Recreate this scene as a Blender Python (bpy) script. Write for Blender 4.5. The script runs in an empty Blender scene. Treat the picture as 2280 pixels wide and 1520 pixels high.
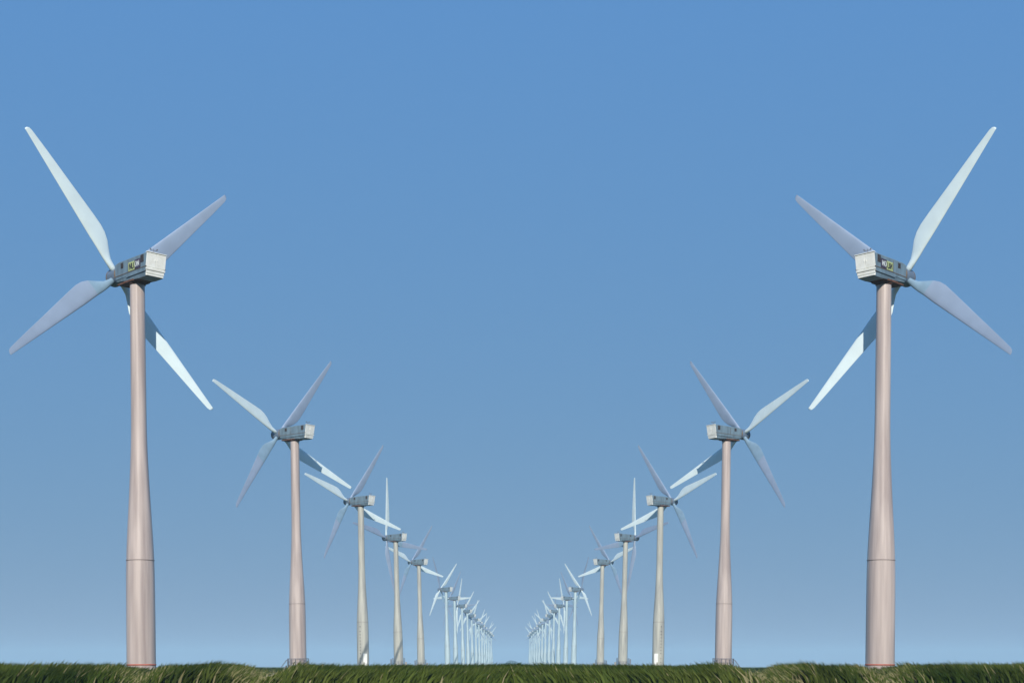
import bpy, bmesh, math, random
import numpy as np
from mathutils import Matrix, Vector
R = math.radians
scene = bpy.context.scene
col = scene.collection

# ------------------------------------------------------------------ camera
EYE = 1.05
cam_d = bpy.data.cameras.new('camera'); cam = bpy.data.objects.new('camera', cam_d); col.objects.link(cam)
cam.location = (0, 0, EYE); cam.rotation_euler = (R(90), 0, 0)
cam_d.sensor_width = 36; cam_d.lens = 50; cam_d.shift_y = 0.3171
cam_d.clip_start = 0.5; cam_d.clip_end = 20000
scene.camera = cam
F = 50 / 36 * 2280            # focal length in photo pixels

# ------------------------------------------------------------------ light
SUN_AZ, SUN_EL = 179.0, 28.0
SKY_GRADE = ((.33, 1.43), (.10, 2.79), (-.12, 6.75))
world = bpy.data.worlds.new('World'); scene.world = world; world.use_nodes = True
wn = world.node_tree; wn.nodes.clear()
sky = wn.nodes.new('ShaderNodeTexSky'); sky.sky_type = 'NISHITA'; sky.sun_disc = False
sky.sun_elevation = R(SUN_EL); sky.sun_rotation = R(SUN_AZ)
sky.altitude = 0; sky.air_density = 0.6; sky.dust_density = 0.0; sky.ozone_density = 8.0
bg = wn.nodes.new('ShaderNodeBackground'); bg.inputs[1].default_value = 0.10
wo = wn.nodes.new('ShaderNodeOutputWorld')
sep = wn.nodes.new('ShaderNodeSeparateColor'); com = wn.nodes.new('ShaderNodeCombineColor')
wn.links.new(sky.outputs[0], sep.inputs[0])
for ch, (gam, mul) in enumerate(SKY_GRADE):            # grade of the sky colour, one power curve per channel
    pw = wn.nodes.new('ShaderNodeMath'); pw.operation = 'POWER'; pw.inputs[1].default_value = gam
    ml = wn.nodes.new('ShaderNodeMath'); ml.operation = 'MULTIPLY'; ml.inputs[1].default_value = mul
    wn.links.new(sep.outputs[ch], pw.inputs[0]); wn.links.new(pw.outputs[0], ml.inputs[0]); wn.links.new(ml.outputs[0], com.inputs[ch])
wn.links.new(com.outputs[0], bg.inputs[0]); wn.links.new(bg.outputs[0], wo.inputs[0])
sun_d = bpy.data.lights.new('sun', 'SUN'); sun_d.energy = 4.8; sun_d.angle = R(0.5); sun_d.color = (1.0, 0.93, 0.84)
sun = bpy.data.objects.new('sun', sun_d); col.objects.link(sun)
sd = Vector((math.sin(R(SUN_AZ)) * math.cos(R(SUN_EL)), math.cos(R(SUN_AZ)) * math.cos(R(SUN_EL)), math.sin(R(SUN_EL))))
sun.rotation_euler = sd.to_track_quat('Z', 'Y').to_euler()
vs = scene.view_settings
vs.view_transform = 'Standard'; vs.look = 'None'; vs.exposure = 0.0; vs.gamma = 1.0
scene.cycles.volume_bounces = 0

# ------------------------------------------------------------------ materials
def mat(name, rgb, rough=0.5, var=0.06, scale=1.5, stretch=(1, 1, 1), metal=0.0, bump=0.0, tint=None):
    m = bpy.data.materials.new(name); m.use_nodes = True
    t = m.node_tree; n = t.nodes; b = n['Principled BSDF']
    tc = n.new('ShaderNodeTexCoord'); mp = n.new('ShaderNodeMapping'); mp.inputs['Scale'].default_value = stretch
    no = n.new('ShaderNodeTexNoise'); no.inputs['Scale'].default_value = scale; no.inputs['Detail'].default_value = 6
    cr = n.new('ShaderNodeValToRGB')
    lo = [c * (1 - var * 2) for c in rgb] if tint is None else tint
    cr.color_ramp.elements[0].position = 0.3; cr.color_ramp.elements[0].color = (*lo, 1)
    cr.color_ramp.elements[1].position = 0.65; cr.color_ramp.elements[1].color = (*rgb, 1)
    t.links.new(tc.outputs['Object'], mp.inputs[0]); t.links.new(mp.outputs[0], no.inputs[0])
    t.links.new(no.outputs[0], cr.inputs[0]); t.links.new(cr.outputs[0], b.inputs['Base Color'])
    b.inputs['Roughness'].default_value = rough; b.inputs['Metallic'].default_value = metal
    if bump:
        bp = n.new('ShaderNodeBump'); bp.inputs['Strength'].default_value = bump; bp.inputs['Distance'].default_value = 0.1
        t.links.new(no.outputs[0], bp.inputs['Height']); t.links.new(bp.outputs[0], b.inputs['Normal'])
    return m

M = dict(
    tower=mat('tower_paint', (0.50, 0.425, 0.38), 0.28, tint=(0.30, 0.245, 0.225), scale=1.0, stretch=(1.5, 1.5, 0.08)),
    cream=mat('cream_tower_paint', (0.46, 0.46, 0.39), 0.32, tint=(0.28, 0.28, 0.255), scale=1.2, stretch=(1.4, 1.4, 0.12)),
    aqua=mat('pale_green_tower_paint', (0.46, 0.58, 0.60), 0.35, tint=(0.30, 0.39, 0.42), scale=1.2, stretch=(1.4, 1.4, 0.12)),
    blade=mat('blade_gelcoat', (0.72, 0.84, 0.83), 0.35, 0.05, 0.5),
    pale=mat('ghost_blade_tint', (0.29, 0.37, 0.49), 0.5, 0.06, 0.6),  # ghost blades: see-through blend with the sky put into an opaque colour
    root=mat('blade_root_shade', (0.24, 0.37, 0.48), 0.5, 0.08, 1.0),  # shade on the inner part of one ghost blade, put into its colour
    side=mat('nacelle_side_shade', (0.15, 0.225, 0.28), 0.5, scale=1.6, tint=(0.095, 0.14, 0.175), stretch=(1, 1, .4)),  # flank shade put into the colour; the cladding itself is white
    rear=mat('nacelle_rear_panel', (0.88, 0.89, 0.83), 0.4, scale=1.8, tint=(0.76, 0.76, 0.68)),
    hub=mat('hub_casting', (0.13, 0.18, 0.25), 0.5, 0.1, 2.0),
    seam=mat('weathered_seam', (0.16, 0.12, 0.09), 0.8, 0.2, 3),
    joint=mat('tower_joint_sealant', (0.26, 0.21, 0.19), 0.7, 0.15, 3),
    rust=mat('rusted_underside', (0.14, 0.06, 0.035), 0.9, 0.3, 3),
    dark=mat('louvre_dark', (0.045, 0.035, 0.035), 0.7, 0.2, 4),
    steel=mat('galvanised_steel', (0.16, 0.17, 0.20), 0.6, 0.15, 3),
    lime=mat('sign_lime', (0.42, 0.50, 0.22), 0.6, 0.1, 3),
    plum=mat('sign_dark', (0.05, 0.035, 0.07), 0.6, 0.2, 3),
    ink=mat('sign_ink', (0.03, 0.03, 0.03), 0.6, 0.1, 3),
    white=mat('sign_white', (0.60, 0.66, 0.66), 0.6, 0.05, 3),
    rustband=mat('primer_band', (0.45, 0.14, 0.09), 0.7, 0.2, 3),
    concrete=mat('concrete', (0.36, 0.35, 0.32), 0.9, 0.12, 2),
)

# ------------------------------------------------------------------ helpers
def link(name, me, parent=None, mats=()):
    o = bpy.data.objects.new(name, me); col.objects.link(o); o.parent = parent
    if me is not None and not me.materials:
        for m in mats: me.materials.append(m)
    return o

def tag(o, label, cat=None, group=None, kind=None):
    o['label'] = label
    if cat: o['category'] = cat
    if group: o['group'] = group
    if kind: o['kind'] = kind
    return o

class MB:
    """collects geometry for ONE mesh"""
    def __init__(s): s.bm = bmesh.new()
    def box(s, c, d, bev=0.0, mi=0, rot=None):
        r = bmesh.ops.create_cube(s.bm, size=1.0)
        vs_ = r['verts']
        bmesh.ops.scale(s.bm, verts=vs_, vec=d)
        if rot is not None: bmesh.ops.rotate(s.bm, verts=vs_, cent=(0, 0, 0), matrix=rot)
        bmesh.ops.translate(s.bm, verts=vs_, vec=c)
        fs = {f for v in vs_ for f in v.link_faces}
        for f in fs: f.material_index = mi
        if bev:
            es = list({e for v in vs_ for e in v.link_edges})
            bmesh.ops.bevel(s.bm, geom=es, offset=bev, segments=2, affect='EDGES', profile=0.6)
        return s
    def bar(s, a, b, r, seg=8):
        a, b = Vector(a), Vector(b); d = b - a
        q = d.to_track_quat('Z', 'Y').to_matrix().to_4x4()
        bmesh.ops.create_cone(s.bm, cap_ends=True, segments=seg, radius1=r, radius2=r, depth=d.length,
                              matrix=Matrix.Translation((a + b) / 2) @ q)
        return s
    def lathe(s, prof, seg=48, axis='Z', centre=(0, 0, 0), cap=True, smooth=True):
        rings = []
        for z, r in prof:
            ring = []
            for i in range(seg):
                a = 2 * math.pi * i / seg
                if axis == 'Z': p = (r * math.cos(a), r * math.sin(a), z)
                else: p = (r * math.cos(a), z, -r * math.sin(a))
                ring.append(s.bm.verts.new((p[0] + centre[0], p[1] + centre[1], p[2] + centre[2])))
            rings.append(ring)
        for a, b in zip(rings, rings[1:]):
            for i in range(seg):
                f = s.bm.faces.new((a[i], a[(i + 1) % seg], b[(i + 1) % seg], b[i])); f.smooth = smooth
        if cap:
            s.bm.faces.new(rings[0][::-1]); s.bm.faces.new(rings[-1])
        return s
    def mesh(s, name, mats, sx=1):
        if sx < 0:
            for v in s.bm.verts: v.co.x = -v.co.x
            bmesh.ops.reverse_faces(s.bm, faces=s.bm.faces[:])
        me = bpy.data.meshes.new(name); s.bm.to_mesh(me); s.bm.free()
        for m in mats: me.materials.append(m)
        return me

# ------------------------------------------------------------------ turbine meshes (metres)
HUB = 40.9
def tower_mesh(sx, paint):
    pr = [(0, 1.44), (5, 1.43), (9, 1.415), (11.5, 1.385), (13.5, 1.30), (15.5, 1.19), (18, 1.04), (20.5, .92), (22.5, .83), (24, .785), (25.5, .765), (32, .75), (39.9, .735)]
    # smooth (Catmull-Rom-like) resampling
    zs = np.linspace(0, 39.9, 90); rs = np.interp(zs, [p[0] for p in pr], [p[1] for p in pr])
    rs = np.convolve(np.pad(rs, 3, mode='edge'), np.ones(7) / 7, 'valid')
    return MB().lathe(list(zip(zs, rs)), 56).mesh('tower', [M[paint]], sx)
def seam_mesh(sx, z, r):
    return MB().lathe([(z - .035, r), (z - .03, r + .022), (z + .03, r + .022), (z + .035, r - .002)], 56, cap=False).mesh('tower_seam', [M['joint']], sx)
def baseband_mesh(sx):
    return MB().lathe([(1.15, 1.44), (1.16, 1.475), (1.3, 1.475), (1.31, 1.44)], 56, cap=False).mesh('base_flange', [M['rustband']], sx)
def plinth_mesh(sx):
    return MB().lathe([(0, 2.3), (.22, 2.3), (.27, 2.24), (.275, 1.4)], 40, cap=False, smooth=False).mesh('foundation', [M['concrete']], sx)

YR, YF = -3.55, 2.75      # nacelle rear and front along the rotor axis (local +Y = towards the rotor)
def nac_section(y):
    """half widths and heights of the cladding at y"""
    t = (y - YR) / (YF - YR)
    wt = 1.12; wb = .93
    top = .86; bot = -1.38 + .45 * max(0, t - .35) / .65
    return wt, wb, top, bot
def nacelle_mesh(sx):
    m = MB(); bm = m.bm
    ys = [YR, -2.0, 0.2, 1.7, 2.35, YF]
    rings = []
    for y in ys:
        wt, wb, top, bot = nac_section(y)
        k = {2.35: (.0, .10), YF: (.26, .36)}.get(y, (0, 0))
        wt -= k[0]; wb -= k[0]; top -= k[1]
        yy = lambda z: y + (.42 * (1 - (z - bot) / (top - bot)) if y == YR else 0)
        mid = -.52
        pts = [(-wt + .1, top), (wt - .1, top), (wt, top - .1), (wt - .02, mid), (wb, bot), (-wb, bot), (-wt + .02, mid), (-wt, top - .1)]
        rings.append([bm.verts.new((x, yy(z), HUB + z)) for x, z in pts])
    for a, b in zip(rings, rings[1:]):
        n = len(a)
        for i in range(n): bm.faces.new((a[i], b[i], b[(i + 1) % n], a[(i + 1) % n]))
    bm.faces.new(rings[0]); bm.faces.new(rings[-1][::-1])
    bmesh.ops.recalc_face_normals(bm, faces=bm.faces[:])
    # panel joints standing slightly proud on both flanks and a bed plate below
    for s in (-1, 1):
        m.box((s * 1.112, -.42, HUB - .50), (.03, 6.1, .055), mi=1)
        m.box((s * 1.125, -.15, HUB + .10), (.025, .03, 1.1), mi=1)
        m.box((s * 1.03, -2.0, HUB - .95), (.03, 2.6, .035), mi=1)
        m.box((s * 1.10, YF - .42, HUB + .05), (.02, .03, 1.05), mi=1)
        m.box((s * 1.08, -1.45, HUB - .80), (.07, 3.5, .30), .02)
        m.box((s * 1.03, 1.35, HUB - .72), (.07, 2.0, .20), .02)
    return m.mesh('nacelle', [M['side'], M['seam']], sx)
def bed_mesh(sx):
    m = MB()
    m.box((0, -.2, HUB - 1.26), (1.75, 5.0, .16), .03)
    m.box((0, .1, HUB - 1.28), (1.9, 1.9, .22), .05)
    m.lathe([(HUB - 1.6, .80), (HUB - 1.3, .86)], 40)
    return m.mesh('bed_plate', [M['rust']], sx)
def rear_mesh(sx, s_=0):
    """cream doors (s_ = -1 or 1) and the ledged panel round them (s_ = 0) closing the back"""
    m = MB(); rot = Matrix.Rotation(math.atan2(.42, 2.24), 3, 'X')
    yy = lambda z, o: YR + .42 * (1 - (z + 1.38) / 2.24) - o
    if s_:
        m.box((s_ * .55, yy(.14, .05), HUB + .14), (1.07, .07, 1.34), .02, rot=rot)
        m.box((s_ * .12, yy(.2, .10), HUB + .2), (.04, .04, .22), .01)
        return m.mesh('rear_door', [M['rear']], sx)
    wt = lambda z: 2 * (1.12 - .20 * max(0, (-.5 - z)) / .8)
    m.box((0, yy(-.25, .015), HUB - .25), (1.98, .05, 2.2), rot=rot)
    for z, h, o in ((-.70, .20, .09), (-.98, .24, .05), (-1.26, .16, .08)):
        m.box((0, yy(z, o), HUB + z), (wt(z), .14, h), .02, rot=rot)
    m.box((0, YR - .05, HUB + .88), (2.28, .18, .07), .02)
    return m.mesh('rear_panel', [M['rear']], sx)
def vent_mesh(y, z, w, h, sx, s):
    m = MB(); m.box((s * 1.122, y, HUB + z), (.03, w, h))
    for k in range(5):
        m.box((s * 1.135, y, HUB + z - h / 2 + (k + .5) * h / 5), (.03, w * .9, .03), rot=Matrix.Rotation(R(s * 25), 3, 'Y'))
    return m.mesh('louvre', [M['dark']], sx)
# logo board: lettering on the flank, drawn as strokes in the board's own plane
STROKES = {'N': [((0, 0), (0, 1)), ((0, 1), (.6, 0)), ((.6, 0), (.6, 1))],
           'U': [((0, 1), (0, .15)), ((0, .15), (.15, 0)), ((.15, 0), (.45, 0)), ((.45, 0), (.6, .15)), ((.6, .15), (.6, 1))],
           'O': [((0, .2), (0, .8)), ((0, .8), (.2, 1)), ((.2, 1), (.4, 1)), ((.4, 1), (.6, .8)), ((.6, .8), (.6, .2)), ((.6, .2), (.4, 0)), ((.4, 0), (.2, 0)), ((.2, 0), (0, .2))]}
def letters(txt, y0, z0, h, wid, x):
    """text reading from +y towards -y when seen from the -x side"""
    m = MB()
    y = y0
    for ch in txt:
        for a, b in STROKES[ch]:
            A = Vector((x, y - a[0] * h, z0 + a[1] * h)); B = Vector((x, y - b[0] * h, z0 + b[1] * h))
            d = B - A; ang = math.atan2(d.z, d.y)
            m.box((A + B) / 2, (.016, d.length + wid * .7, wid), rot=Matrix.Rotation(ang, 3, 'X'))
        y -= h * .6 + h * .3
    return m
def hub_mesh(sx):
    m = MB()
    pr = [(YF - .05, .62), (YF + .05, .80), (YF + .25, .86), (3.3, .88), (3.9, .90), (4.5, .86), (4.85, .72), (5.05, .50), (5.14, .2), (5.16, .01)]
    m.lathe(pr, 40, axis='Y', centre=(0, 0, HUB))
    return m.mesh('hub', [M['hub']], sx)
def collar_mesh(sx, k):
    m = MB()
    pr = ([(YF + .02, .66), (YF + .03, .94), (YF + .14, .94), (YF + .15, .8)], [(4.44, .85), (4.45, .90), (4.55, .88), (4.56, .8)])[k]
    m.lathe(pr, 40, axis='Y', centre=(0, 0, HUB), cap=False)
    return m.mesh('hub_ring', [M['seam']], sx)
def mast_mesh(sx):
    m = MB()
    m.bar((.1, -2.9, HUB + .8), (.1, -2.9, HUB + 1.5), .03)
    m.bar((-.25, -2.9, HUB + 1.35), (.45, -2.9, HUB + 1.35), .02)
    m.box((-.25, -2.9, HUB + 1.43), (.12, .12, .16), .03); m.box((.45, -2.95, HUB + 1.43), (.05, .32, .14), .02)
    m.box((-.4, -2.6, HUB + .90), (.5, .6, .12), .03)
    return m.mesh('wind_vane_mast', [M['steel']], sx)

def blade_mesh(sx, length, main, shade_end=0.0):
    """radial axis +Z, chord along X (bulge to +X), thickness along Y; coned back"""
    m = MB(); bm = m.bm
    st = [(0.55, .30, 1.0), (1.2, .31, .98), (2.0, .40, .62), (2.9, .62, .40), (3.8, .84, .30), (4.7, .97, .25), (5.6, 1.0, .22), (7, .93, .20),
          (9, .81, .18), (11, .69, .165), (13, .575, .15), (15, .46, .14), (16.6, .36, .13), (17.5, .30, .12), (17.85, .24, .11), (18.02, .12, .1)]
    n = 22; rings = []
    cone = R(6.3)
    for r, hc, th in st:
        r = .55 + (r - .55) * (length - .55) / (18.02 - .55)
        c = 2 * hc; tw = R(5 * max(0, 1 - r / 14)); ring = []
        le = -.30 - .12 * min(1, max(0, (r - 1) / 4))
        for i in range(n):
            a = 2 * math.pi * i / n
            u = .5 - .5 * math.cos(a)                     # 0 leading .. 1 trailing
            s = 1 if a <= math.pi else -1
            circ = .5 * abs(math.sin(a))
            foil = 1.6 * (.2969 * math.sqrt(max(u, 0)) - .126 * u - .3516 * u * u + .2843 * u ** 3 - .1036 * u ** 4) * 1.65
            k = min(1, max(0, (th - .3) / .65))
            t = (circ * k + foil * (1 - k)) * th * c
            x = (le * (1 - k) + (-c / 2) * k) + u * c
            y = s * t
            X = x * math.cos(tw) - y * math.sin(tw); Y = x * math.sin(tw) + y * math.cos(tw)
            ring.append(bm.verts.new((X, Y - math.sin(cone) * r, math.cos(cone) * r)))
        rings.append(ring)
    for j, (a, b) in enumerate(zip(rings, rings[1:])):
        for i in range(n):
            f = bm.faces.new((a[i], a[(i + 1) % n], b[(i + 1) % n], b[i])); f.smooth = True
            if shade_end and st[j + 1][0] < shade_end: f.material_index = 1
    bm.faces.new(rings[0][::-1]); bm.faces.new(rings[-1])
    bmesh.ops.recalc_face_normals(bm, faces=bm.faces[:])
    return m.mesh('blade', [M[main], M['root']], sx)

# base furniture (front of a tower is world -Y side; built in world-aligned local frame)
def base_set(root_t, kind, sx, yaw):
    """children in the turbine's local frame: rotate back by the yaw"""
    back = Matrix.Rotation(-R(yaw) * sx, 3, 'Z')      # world aligned inside the yawed frame
    def put(mb, name, mats, par=root_t):
        for v in mb.bm.verts:
            p = back @ Vector((v.co.x * sx, v.co.y, v.co.z)); v.co = p
        if sx < 0: bmesh.ops.reverse_faces(mb.bm, faces=mb.bm.faces[:])
        return link(name, mb.mesh(name, mats), par)
    if kind == 'stairs':
        m = MB()
        m.lathe([(.0, 1.72), (1.25, 1.72), (1.26, 1.82), (1.36, 1.82), (1.37, 1.42)], 32, cap=False, smooth=False)
        m.box((-.55, -1.75, .68), (1.3, .5, 1.3), .04)
        pl = put(m, 'platform', [M['steel']])
        m = MB()
        for a_ in range(0, 360, 24):
            p = (1.78 * math.cos(R(a_)), 1.78 * math.sin(R(a_))); m.bar((p[0], p[1], 1.3), (p[0], p[1], 2.42), .05)
        for z in (1.85, 2.4): m.lathe([(z - .035, 1.75), (z - .034, 1.82), (z + .034, 1.82), (z + .035, 1.75)], 32, cap=False)
        put(m, 'railing', [M['steel']], pl)
        m = MB()
        for k in range(6): m.box((-1.85 - .17 * k, -.9, 1.15 - .2 * k), (.24, .8, .04))
        for y in (-1.32, -.48):
            m.box((-2.25, y, .68), (1.45, .05, .18), rot=Matrix.Rotation(-math.atan2(.2, .17), 3, 'Y'))
            m.bar((-2.75, y, .95), (-1.8, y, 2.2), .035)
        put(m, 'stairs', [M['steel']], pl)
    if kind == 'hatch':
        m = MB(); m.box((.62, -1.36, 3.1), (.95, .22, 2.1), .06, rot=Matrix.Rotation(R(24), 3, 'Z'))
        m.box((.80, -1.42, 1.1), (.5, .14, 2.1), .04, rot=Matrix.Rotation(R(28), 3, 'Z'))
        put(m, 'door', [M['rear']])
        for z in list(np.arange(4.2, 9.5, .75)) + [10.6, 3.0, 2.1]:
            a = R(-110); m = MB(); m.lathe([(z - .11, .10), (z + .11, .10)], 10, centre=(1.40 * math.cos(a), 1.40 * math.sin(a), 0))
            put(m, 'rung_bracket', [M['dark']])
    if kind == 'rails':
        m = MB()
        m.lathe([(1.55, 1.40), (1.56, 2.0), (1.64, 2.0), (1.65, 1.40)], 32, cap=False, smooth=False)
        for a in range(0, 360, 30):
            p = (1.93 * math.cos(R(a)), 1.93 * math.sin(R(a)))
            m.bar((p[0], p[1], 0), (p[0], p[1], 3.7 if abs(p[0]) > 1.2 else 2.7), .05)
        pl = put(m, 'platform', [M['steel']])
        m = MB()
        for z in (2.15, 2.7): m.lathe([(z - .03, 1.90), (z - .029, 1.96), (z + .029, 1.96), (z + .03, 1.90)], 32, cap=False)
        put(m, 'railing', [M['steel']], pl)
        m = MB(); m.box((2.35, -.9, 1.2), (.55, .8, 2.4), .05); put(m, 'cable_cabinet', [M['concrete']])
        m = MB(); m.box((-2.25, -.9, 1.7), (.35, .8, 3.4), .05); put(m, 'cable_cabinet', [M['steel']])

SHARED = {}
def get(key, fn):
    if key not in SHARED: SHARED[key] = fn()
    return SHARED[key]

PX = (835, 483, 331, 252, 202, 144)     # lateral distance of the first towers from the middle of the photo
HP = tuple(5 + v for v in (881, 518, 366, 284, 229, 168, 148, 131, 119, 109, 100, 92.6, 86.2, 80.6, 75.7, 71.4, 67.6, 64))
OFF = (825, 476, 331, 252, 202, 143) + tuple(.955 * (h - 5) - 16.5 for h in HP[6:])
ANG = [(-41, 142, 49.5, -127.5), (-69, 115.5, 40, -137), (-74.5, 108.5, 37.5, -140.5), (-4, 176, -79, 99), (-74, 106, 38, -142),
       (42, -138, -27, 153), (-92, 88, 30, -150), (10, -170, 86, -94), (38, -142, -60, 120), (48, -132, -20, 160),
       (22, -158, -75, 105), (60, -120, -35, 145), (28, -152, 105, -75), (45, -135, -50, 130), (15, -165, 80, -100),
       (55, -125, -30, 150), (30, -150, -65, 115), (50, -130, -15, 165)]
LEAN = (.6, .85, .9, 1.4, 1.3, 1.3) + (1.2,) * 12
BASE = {1: 'stairs', 2: 'hatch', 3: 'rails', 4: 'rails'}

def part_list(sx, i):
    """(name, mesh, parent name) for the yawed body of one turbine"""
    k = 'L' if sx > 0 else 'R'
    g = lambda n, fn: get((n, k), fn)
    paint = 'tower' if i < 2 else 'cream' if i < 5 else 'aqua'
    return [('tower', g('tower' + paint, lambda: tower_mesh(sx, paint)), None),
            ('tower_seam', g('seam', lambda: seam_mesh(sx, 11.7, 1.385)), 'tower'),
            ('base_flange', g('band', lambda: baseband_mesh(sx)), 'tower'),
            ('foundation', g('plinth', lambda: plinth_mesh(sx)), None),
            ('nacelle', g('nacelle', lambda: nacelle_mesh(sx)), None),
            ('bed_plate', g('bed', lambda: bed_mesh(sx)), 'nacelle'),
            ('rear_panel', g('rear', lambda: rear_mesh(sx)), 'nacelle'),
            ('rear_door', g('rear1', lambda: rear_mesh(sx, 1)), 'nacelle'),
            ('rear_door', g('rear2', lambda: rear_mesh(sx, -1)), 'nacelle'),
            ('louvre', g('v1', lambda: vent_mesh(1.0, .38, .46, .52, sx, -1)), 'nacelle'),
            ('louvre', g('v2', lambda: vent_mesh(-2.75, .36, .55, .72, sx, -1)), 'nacelle'),
            ('louvre', g('v3', lambda: vent_mesh(1.0, .38, .46, .52, sx, 1)), 'nacelle'),
            ('louvre', g('v4', lambda: vent_mesh(-2.75, .36, .55, .72, sx, 1)), 'nacelle'),
            ('wind_vane_mast', g('mast', lambda: mast_mesh(sx)), 'nacelle'),
            ('hub', g('hub', lambda: hub_mesh(sx)), None),
            ('hub_ring', g('collar', lambda: collar_mesh(sx, 0)), 'hub'),
            ('hub_ring', g('collar2', lambda: collar_mesh(sx, 1)), 'hub')]

def make_turbine(sx, i, label, group):
    root = bpy.data.objects.new('wind_turbine', None); col.objects.link(root)
    root.empty_display_size = 1
    D = 40 * F / HP[i]; X = -sx * (OFF[i] - (6 if sx < 0 else 0)) * 40 / HP[i]
    yaw = 46 if i == 0 else 56
    root.location = (X, D, 0)
    root.rotation_euler = (Matrix.Rotation(R(-LEAN[i] * sx), 4, 'Y') @ Matrix.Rotation(R(yaw * sx), 4, 'Z')).to_euler()
    tag(root, label, 'wind turbine', group)
    made = {}
    for name, me, par in part_list(sx, i):
        if name == 'base_flange' and i: continue
        o = link(name, me, made[par] if par else root)
        made.setdefault(name, o)
        if name == 'rear_panel': o['label'] = 'cream ledged panel closing the back of the nacelle'
    if i == 0:
        def board(name, y, z, w, h, m):
            mb = MB(); mb.box((-1.128, y, HUB + z), (.03, w, h)); return link(name, mb.mesh(name, [M[m]], sx), made['nacelle'])
        b1 = board('logo_panel', -.80, -.02, 1.15, .85, 'lime'); b1['label'] = 'lime green logo panel with dark letters'
        b2 = board('logo_panel', -1.90, .02, 1.05, .90, 'plum'); b2['label'] = 'near black logo panel with pale letters'
        link('logo_letters', letters('NU', -.42, HUB - .28, .52, .12, -1.150).mesh('logo_letters', [M['ink']], sx), made['nacelle'])
        link('logo_letters', letters('ON', -1.48, HUB - .20, .46, .09, -1.150).mesh('logo_letters', [M['white']], sx), made['nacelle'])
    # rotor: solid blades and fainter ghost blades, all at rest
    length = 16.2 if i == 0 else 18.5
    solid = get(('solid', sx, length), lambda: blade_mesh(sx, length, 'blade'))
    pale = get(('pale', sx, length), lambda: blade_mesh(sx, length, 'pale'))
    root_shaded = get(('root_shaded', sx, length), lambda: blade_mesh(sx, length, 'pale', shade_end=(4.0 if i == 0 else 8.0)))
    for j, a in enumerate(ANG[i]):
        b = link('blade', ((solid, pale, pale, root_shaded) if i == 3 else (solid, solid, pale, root_shaded))[j], root)
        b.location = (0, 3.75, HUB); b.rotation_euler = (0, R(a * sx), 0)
        if j > 1 or (i == 3 and j == 1): b['label'] = 'paler blue-grey ghost blade'
    if i in BASE: base_set(root, BASE[i], sx, yaw)
    return root

ORD = ['first', 'second', 'third', 'fourth', 'fifth', 'sixth', 'seventh', 'eighth', 'ninth', 'tenth', 'eleventh', 'twelfth',
       'thirteenth', 'fourteenth', 'fifteenth', 'sixteenth', 'seventeenth', 'farthest']
def label(i, side):
    other = 'left' if side == 'left' else 'right'
    return ['largest white wind turbine of the %s row, lettered nacelle, nearest the %s edge' % (side, other),
            'second largest wind turbine of the %s row, dark steel stairs at its base' % side,
            'third wind turbine from the front of the %s row, dotted tower with pale door' % side,
            'fourth wind turbine from the front of the %s row, one blade pointing straight up' % side,
            'fifth wind turbine of the %s row, last one before the wide gap' % side,
            'sixth wind turbine of the %s row, first slim one beyond the wide gap' % side][i] if i < 6 else \
        ('farthest and smallest white wind turbine at the end of the %s row' % side if i == 17 else
         '%s wind turbine from the front of the %s row, small, white, in the distance' % (ORD[i], side))
for side, sx in (('left', 1), ('right', -1)):
    for i in range(18):
        make_turbine(sx, i, label(i, side), 'white wind turbines in the %s row' % side)

# ------------------------------------------------------------------ ground, tracks, grass
rng = np.random.default_rng(7)
def hash_noise(x, y, s, seed):
    """smooth value noise"""
    x = x / s; y = y / s
    xi = np.floor(x).astype(int); yi = np.floor(y).astype(int); fx = x - xi; fy = y - yi
    fx = fx * fx * (3 - 2 * fx); fy = fy * fy * (3 - 2 * fy)
    def h(a, b):
        v = np.sin(a * 127.1 + b * 311.7 + seed * 74.7) * 43758.5453
        return v - np.floor(v)
    return (h(xi, yi) * (1 - fx) + h(xi + 1, yi) * fx) * (1 - fy) + (h(xi, yi + 1) * (1 - fx) + h(xi + 1, yi + 1) * fx) * fy

def ground_material():
    m = bpy.data.materials.new('meadow_soil'); m.use_nodes = True; t = m.node_tree; n = t.nodes; b = n['Principled BSDF']
    tc = n.new('ShaderNodeTexCoord'); a = n.new('ShaderNodeTexNoise'); a.inputs['Scale'].default_value = .08; a.inputs['Detail'].default_value = 10
    c = n.new('ShaderNodeTexNoise'); c.inputs['Scale'].default_value = 1.5; c.inputs['Detail'].default_value = 8
    r = n.new('ShaderNodeValToRGB'); e = r.color_ramp.elements
    e[0].position = .35; e[0].color = (.035, .055, .018, 1); e[1].position = .7; e[1].color = (.12, .13, .05, 1)
    mx = n.new('ShaderNodeMix'); mx.data_type = 'FLOAT'; mx.inputs[0].default_value = .5
    t.links.new(tc.outputs['Object'], a.inputs[0]); t.links.new(tc.outputs['Object'], c.inputs[0])
    t.links.new(a.outputs[0], mx.inputs[2]); t.links.new(c.outputs[0], mx.inputs[3]); t.links.new(mx.outputs[0], r.inputs[0])
    t.links.new(r.outputs[0], b.inputs['Base Color']); b.inputs['Roughness'].default_value = .95
    bp = n.new('ShaderNodeBump'); bp.inputs['Strength'].default_value = .6; bp.inputs['Distance'].default_value = .3
    t.links.new(c.outputs[0], bp.inputs['Height']); t.links.new(bp.outputs[0], b.inputs['Normal'])
    return m
gm = bpy.data.meshes.new('ground')
gm.from_pydata([(-9000, -2000, 0), (9000, -2000, 0), (9000, 12000, 0), (-9000, 12000, 0)], [], [(0, 1, 2, 3)])
gr = link('ground', gm, mats=[ground_material()]); gr['kind'] = 'structure'; gr['label'] = 'flat green meadow reaching the horizon'

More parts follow.
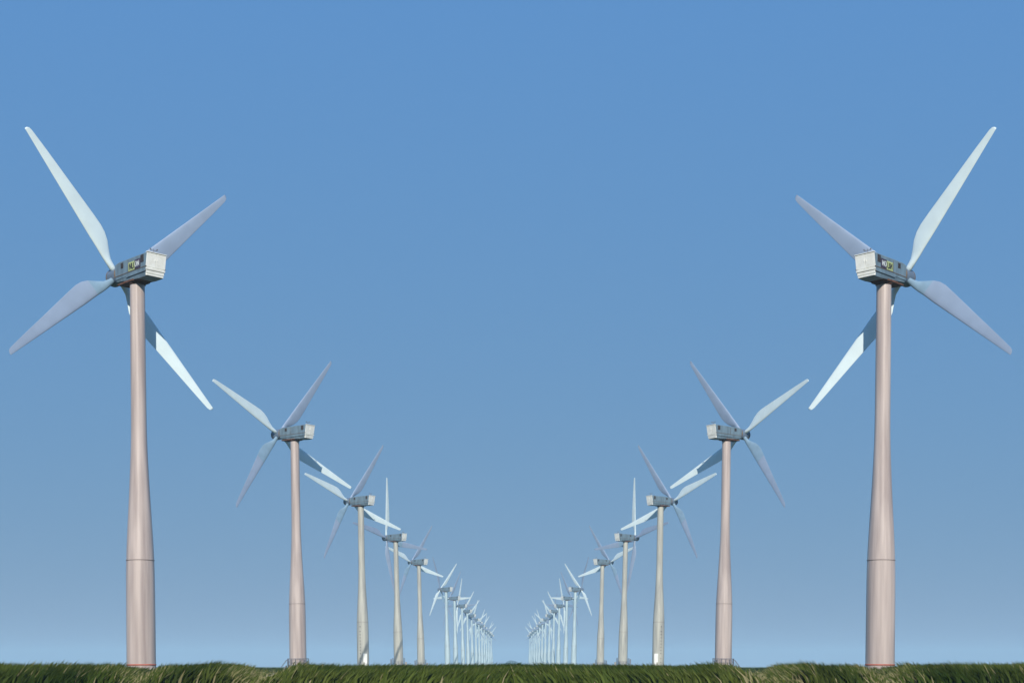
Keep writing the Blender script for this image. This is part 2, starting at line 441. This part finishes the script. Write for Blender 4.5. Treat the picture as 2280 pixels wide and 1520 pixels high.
PATHS = {}
PATHS['stairs'] = [(-12.4, 66, .7), (-14.9, 85, .8), (-18.3, 105, .9), (-22.4, 130, 1.1), (-27.6, 165, 1.4), (-34, 210, 1.8), (-38, 240, 2.2)]
PATHS['front'] = [(-17.6, 66, .3), (-22.3, 84, .5), (-26, 98, .7), (-28.4, 112, 1.0), (-31.5, 130, 1.3), (-34.5, 150, 1.6), (-42, 185, 2.0)]
soil = mat('pale_track_soil', (0.50, 0.39, 0.22), .95, scale=2.2, tint=(.16, .17, .06), bump=.4)
def path_mesh(pts, sx):
    P = np.array(pts, float); tt = np.linspace(0, len(P) - 1, 60)
    q = np.stack([np.interp(tt, range(len(P)), P[:, k]) for k in range(3)], 1)
    vs_, fs = [], []
    for i, (x, y, w) in enumerate(q):
        j = .25 * math.sin(i * 1.7) + .2 * math.sin(i * .6 + 1)
        vs_ += [(sx * (x - w - j * .4), y, .004), (sx * (x + w + j * .5), y, .004)]
        if i: a = 2 * i; fs.append((a - 2, a - 1, a + 1, a) if sx > 0 else (a - 1, a - 2, a, a + 1))
    me = bpy.data.meshes.new('path'); me.from_pydata(vs_, [], fs); me.materials.append(soil); return me
for sx, side in ((1, 'left'), (-1, 'right')):
    for k, d in (('stairs', 'pale soil track leading to the second %s turbine'), ('front', 'bare soil patch and track in front of the nearest %s turbine')):
        o = link('path', path_mesh(PATHS[k], sx)); o['kind'] = 'structure'; o['label'] = d % side

def path_dist(x, y):
    """signed clearance to the tracks (metres beyond their edge), symmetric in x"""
    ax = -np.abs(x); best = np.full(x.shape, 99.0)
    for pts in PATHS.values():
        P = np.array(pts)
        for a, b in zip(P, P[1:]):
            d = b[:2] - a[:2]; t = np.clip(((ax - a[0]) * d[0] + (y - a[1]) * d[1]) / (d @ d), 0, 1)
            px = a[0] + t * d[0]; py = a[1] + t * d[1]; w = a[2] + t * (b[2] - a[2])
            best = np.minimum(best, np.hypot(ax - px, y - py) - w)
    return best

def grass_object():
    cx, cy, per = [], [], []
    for y0, y1, dens, n in ((66, 95, 2.8, 32), (95, 135, 1.8, 26), (135, 200, .55, 20), (200, 420, .12, 16)):
        k = int(dens * (y1 - y0) * (.84 * (y1 + y0) / 2 + 14))
        y = rng.uniform(y0, y1, k); x = rng.uniform(-1, 1, k) * (.42 * y + 7)
        cx.append(x); cy.append(y); per.append(np.full(k, n))
    cx = np.concatenate(cx); cy = np.concatenate(cy); per = np.concatenate(per)
    pd = path_dist(cx, cy); keep = pd > .05 - 1.6 * rng.random(len(cx)) ** 3
    cx, cy, per, pd = cx[keep], cy[keep], per[keep], pd[keep]
    sxm = np.abs(cx)                                   # the two halves of the meadow are alike
    hn = hash_noise(sxm, cy, 7, 1) * .6 + hash_noise(sxm, cy, 2.3, 2) * .4
    scr = sxm / cy                                      # lateral direction
    bump = np.clip(hash_noise(sxm, cy, 1.9, 11) * 1.5 - .35, 0, 1) * .55 + hash_noise(sxm, cy, 6, 12) * .45
    h = .80 + .30 * hn + .52 * bump * (cy < 140)
    h *= np.clip(.42 + pd / 1.5, .16, 1)
    h *= np.where((cy > 150), .93, 1)
    tone = np.clip(hash_noise(sxm, cy, 3.0, 5) * 1.8 - .4, 0, 1) * .8 + rng.random(len(cx)) * .3
    yel = np.clip(hash_noise(sxm, cy, 9, 9) * 1.5 - .45 + .35 * (cy < 84) + .9 * np.clip(1 - pd / 2.2, 0, 1), 0, 1)
    idx = np.repeat(np.arange(len(cx)), per); n = len(idx)
    gx = rng.normal(0, .30, n); gy = rng.normal(0, .26, n); bx = cx[idx] + gx; by = cy[idx] + gy
    H = h[idx] * rng.uniform(.66, 1.04, n) * (.55 + .45 * np.exp(-(gx ** 2 + gy ** 2) / .32))
    lean = -np.sign(cx[idx]) * rng.uniform(.22, .85, n) * H + rng.normal(0, .10, n)
    leany = rng.normal(0, .16, n)
    w = rng.uniform(.022, .060, n) * (1 + cy[idx] / 260)
    ang = rng.uniform(0, math.pi, n) * .5 - math.pi * .25; wx = np.cos(ang) * w; wy = np.sin(ang) * w
    V = np.empty((n, 5, 3), np.float32)
    V[:, 0] = np.stack([bx - wx, by - wy, np.zeros(n) - .02], 1); V[:, 1] = np.stack([bx + wx, by + wy, np.zeros(n) - .02], 1)
    mx_, my_ = bx + lean * .35, by + leany * .4
    V[:, 2] = np.stack([mx_ + wx * .85, my_ + wy * .85, H * .55], 1); V[:, 3] = np.stack([mx_ - wx * .85, my_ - wy * .85, H * .55], 1)
    V[:, 4] = np.stack([bx + lean, by + leany, H], 1)
    base = (np.arange(n) * 5)[:, None]
    quads = base + np.array([0, 1, 2, 3]); tris = base + np.array([3, 2, 4])
    loops = np.concatenate([quads, tris], 1).ravel().astype(np.int32)
    starts = np.stack([np.arange(n) * 7, np.arange(n) * 7 + 4], 1).ravel().astype(np.int32)
    me = bpy.data.meshes.new('tall_grass')
    me.vertices.add(n * 5); me.vertices.foreach_set('co', V.ravel())
    me.loops.add(n * 7); me.loops.foreach_set('vertex_index', loops)
    me.polygons.add(n * 2); me.polygons.foreach_set('loop_start', starts)
    me.update(calc_edges=True)
    dk = np.array([.005, .013, .001]); gn = np.array([.020, .043, .004]); ye = np.array([.095, .12, .022]); tan = np.array([.30, .26, .14])
    t = tone[idx][:, None]; yl = (yel[idx] * (.35 + .65 * rng.random(n)))[:, None]
    c = dk * (1 - t) + gn * t; c = c * (1 - yl * .85) + ye * yl * .85
    dry = ((rng.random(n) < .02 + .40 * np.clip(1 - pd[idx] / 1.5, 0, 1)))[:, None]
    c = np.where(dry, c * .35 + tan * .65, c) * rng.uniform(.86, 1.14, n)[:, None]
    ca = me.color_attributes.new('tone', 'FLOAT_COLOR', 'POINT')
    C4 = np.ones((n, 5, 4), np.float32); C4[:, :, :3] = c[:, None, :]
    ca.data.foreach_set('color', C4.ravel())
    m = bpy.data.materials.new('grass_blades'); m.use_nodes = True; tr = m.node_tree; b = tr.nodes['Principled BSDF']
    at = tr.nodes.new('ShaderNodeVertexColor'); at.layer_name = 'tone'
    tr.links.new(at.outputs[0], b.inputs['Base Color']); b.inputs['Roughness'].default_value = .65
    b.inputs['Specular IOR Level'].default_value = .08
    me.materials.append(m)
    return link('tall_grass', me)
g = grass_object(); tag(g, 'dense tall green meadow grass leaning inwards along the foreground', 'grass', kind='stuff')

# far wood seen as a low blue patch between the rows
def far_wood():
    m = MB(); rr = random.Random(4)
    for k in range(320):
        x = rr.gauss(0, 17); y = 3600 + rr.uniform(-60, 60)
        r = rr.uniform(2.2, 4.0); z = rr.uniform(1, 3) + 11 * math.exp(-(x / 22) ** 2) * rr.uniform(.2, 1)
        r0 = bmesh.ops.create_icosphere(m.bm, subdivisions=2, radius=r, matrix=Matrix.Translation((x, y, z)))
        for v in r0['verts']: v.co += Vector((rr.uniform(-.5, .5), rr.uniform(-.5, .5), rr.uniform(-.5, .5)))
    return m.mesh('distant_wood', [mat('far_foliage', (.035, .06, .05), .9, .3, .2)])
o = link('distant_wood', far_wood()); tag(o, 'low blue hazy wood on the horizon between the two turbine rows', 'wood', kind='stuff')

# ------------------------------------------------------------------ haze
hz = MB(); hz.box((0, 2700, 34.5), (9000, 6200, 72))   # z from -1.5 to 70.5
hm = bpy.data.materials.new('haze'); hm.use_nodes = True; ht = hm.node_tree; ht.nodes.clear()
pv = ht.nodes.new('ShaderNodeVolumePrincipled'); pv.inputs['Color'].default_value = (.50, .80, .98, 1); pv.inputs['Density'].default_value = .00019
pv.inputs['Anisotropy'].default_value = -0.2
ho = ht.nodes.new('ShaderNodeOutputMaterial'); ht.links.new(pv.outputs[0], ho.inputs['Volume'])
h = link('haze', hz.mesh('haze', [hm])); h['kind'] = 'stuff'; h['label'] = 'thin pale blue summer haze over the meadow'
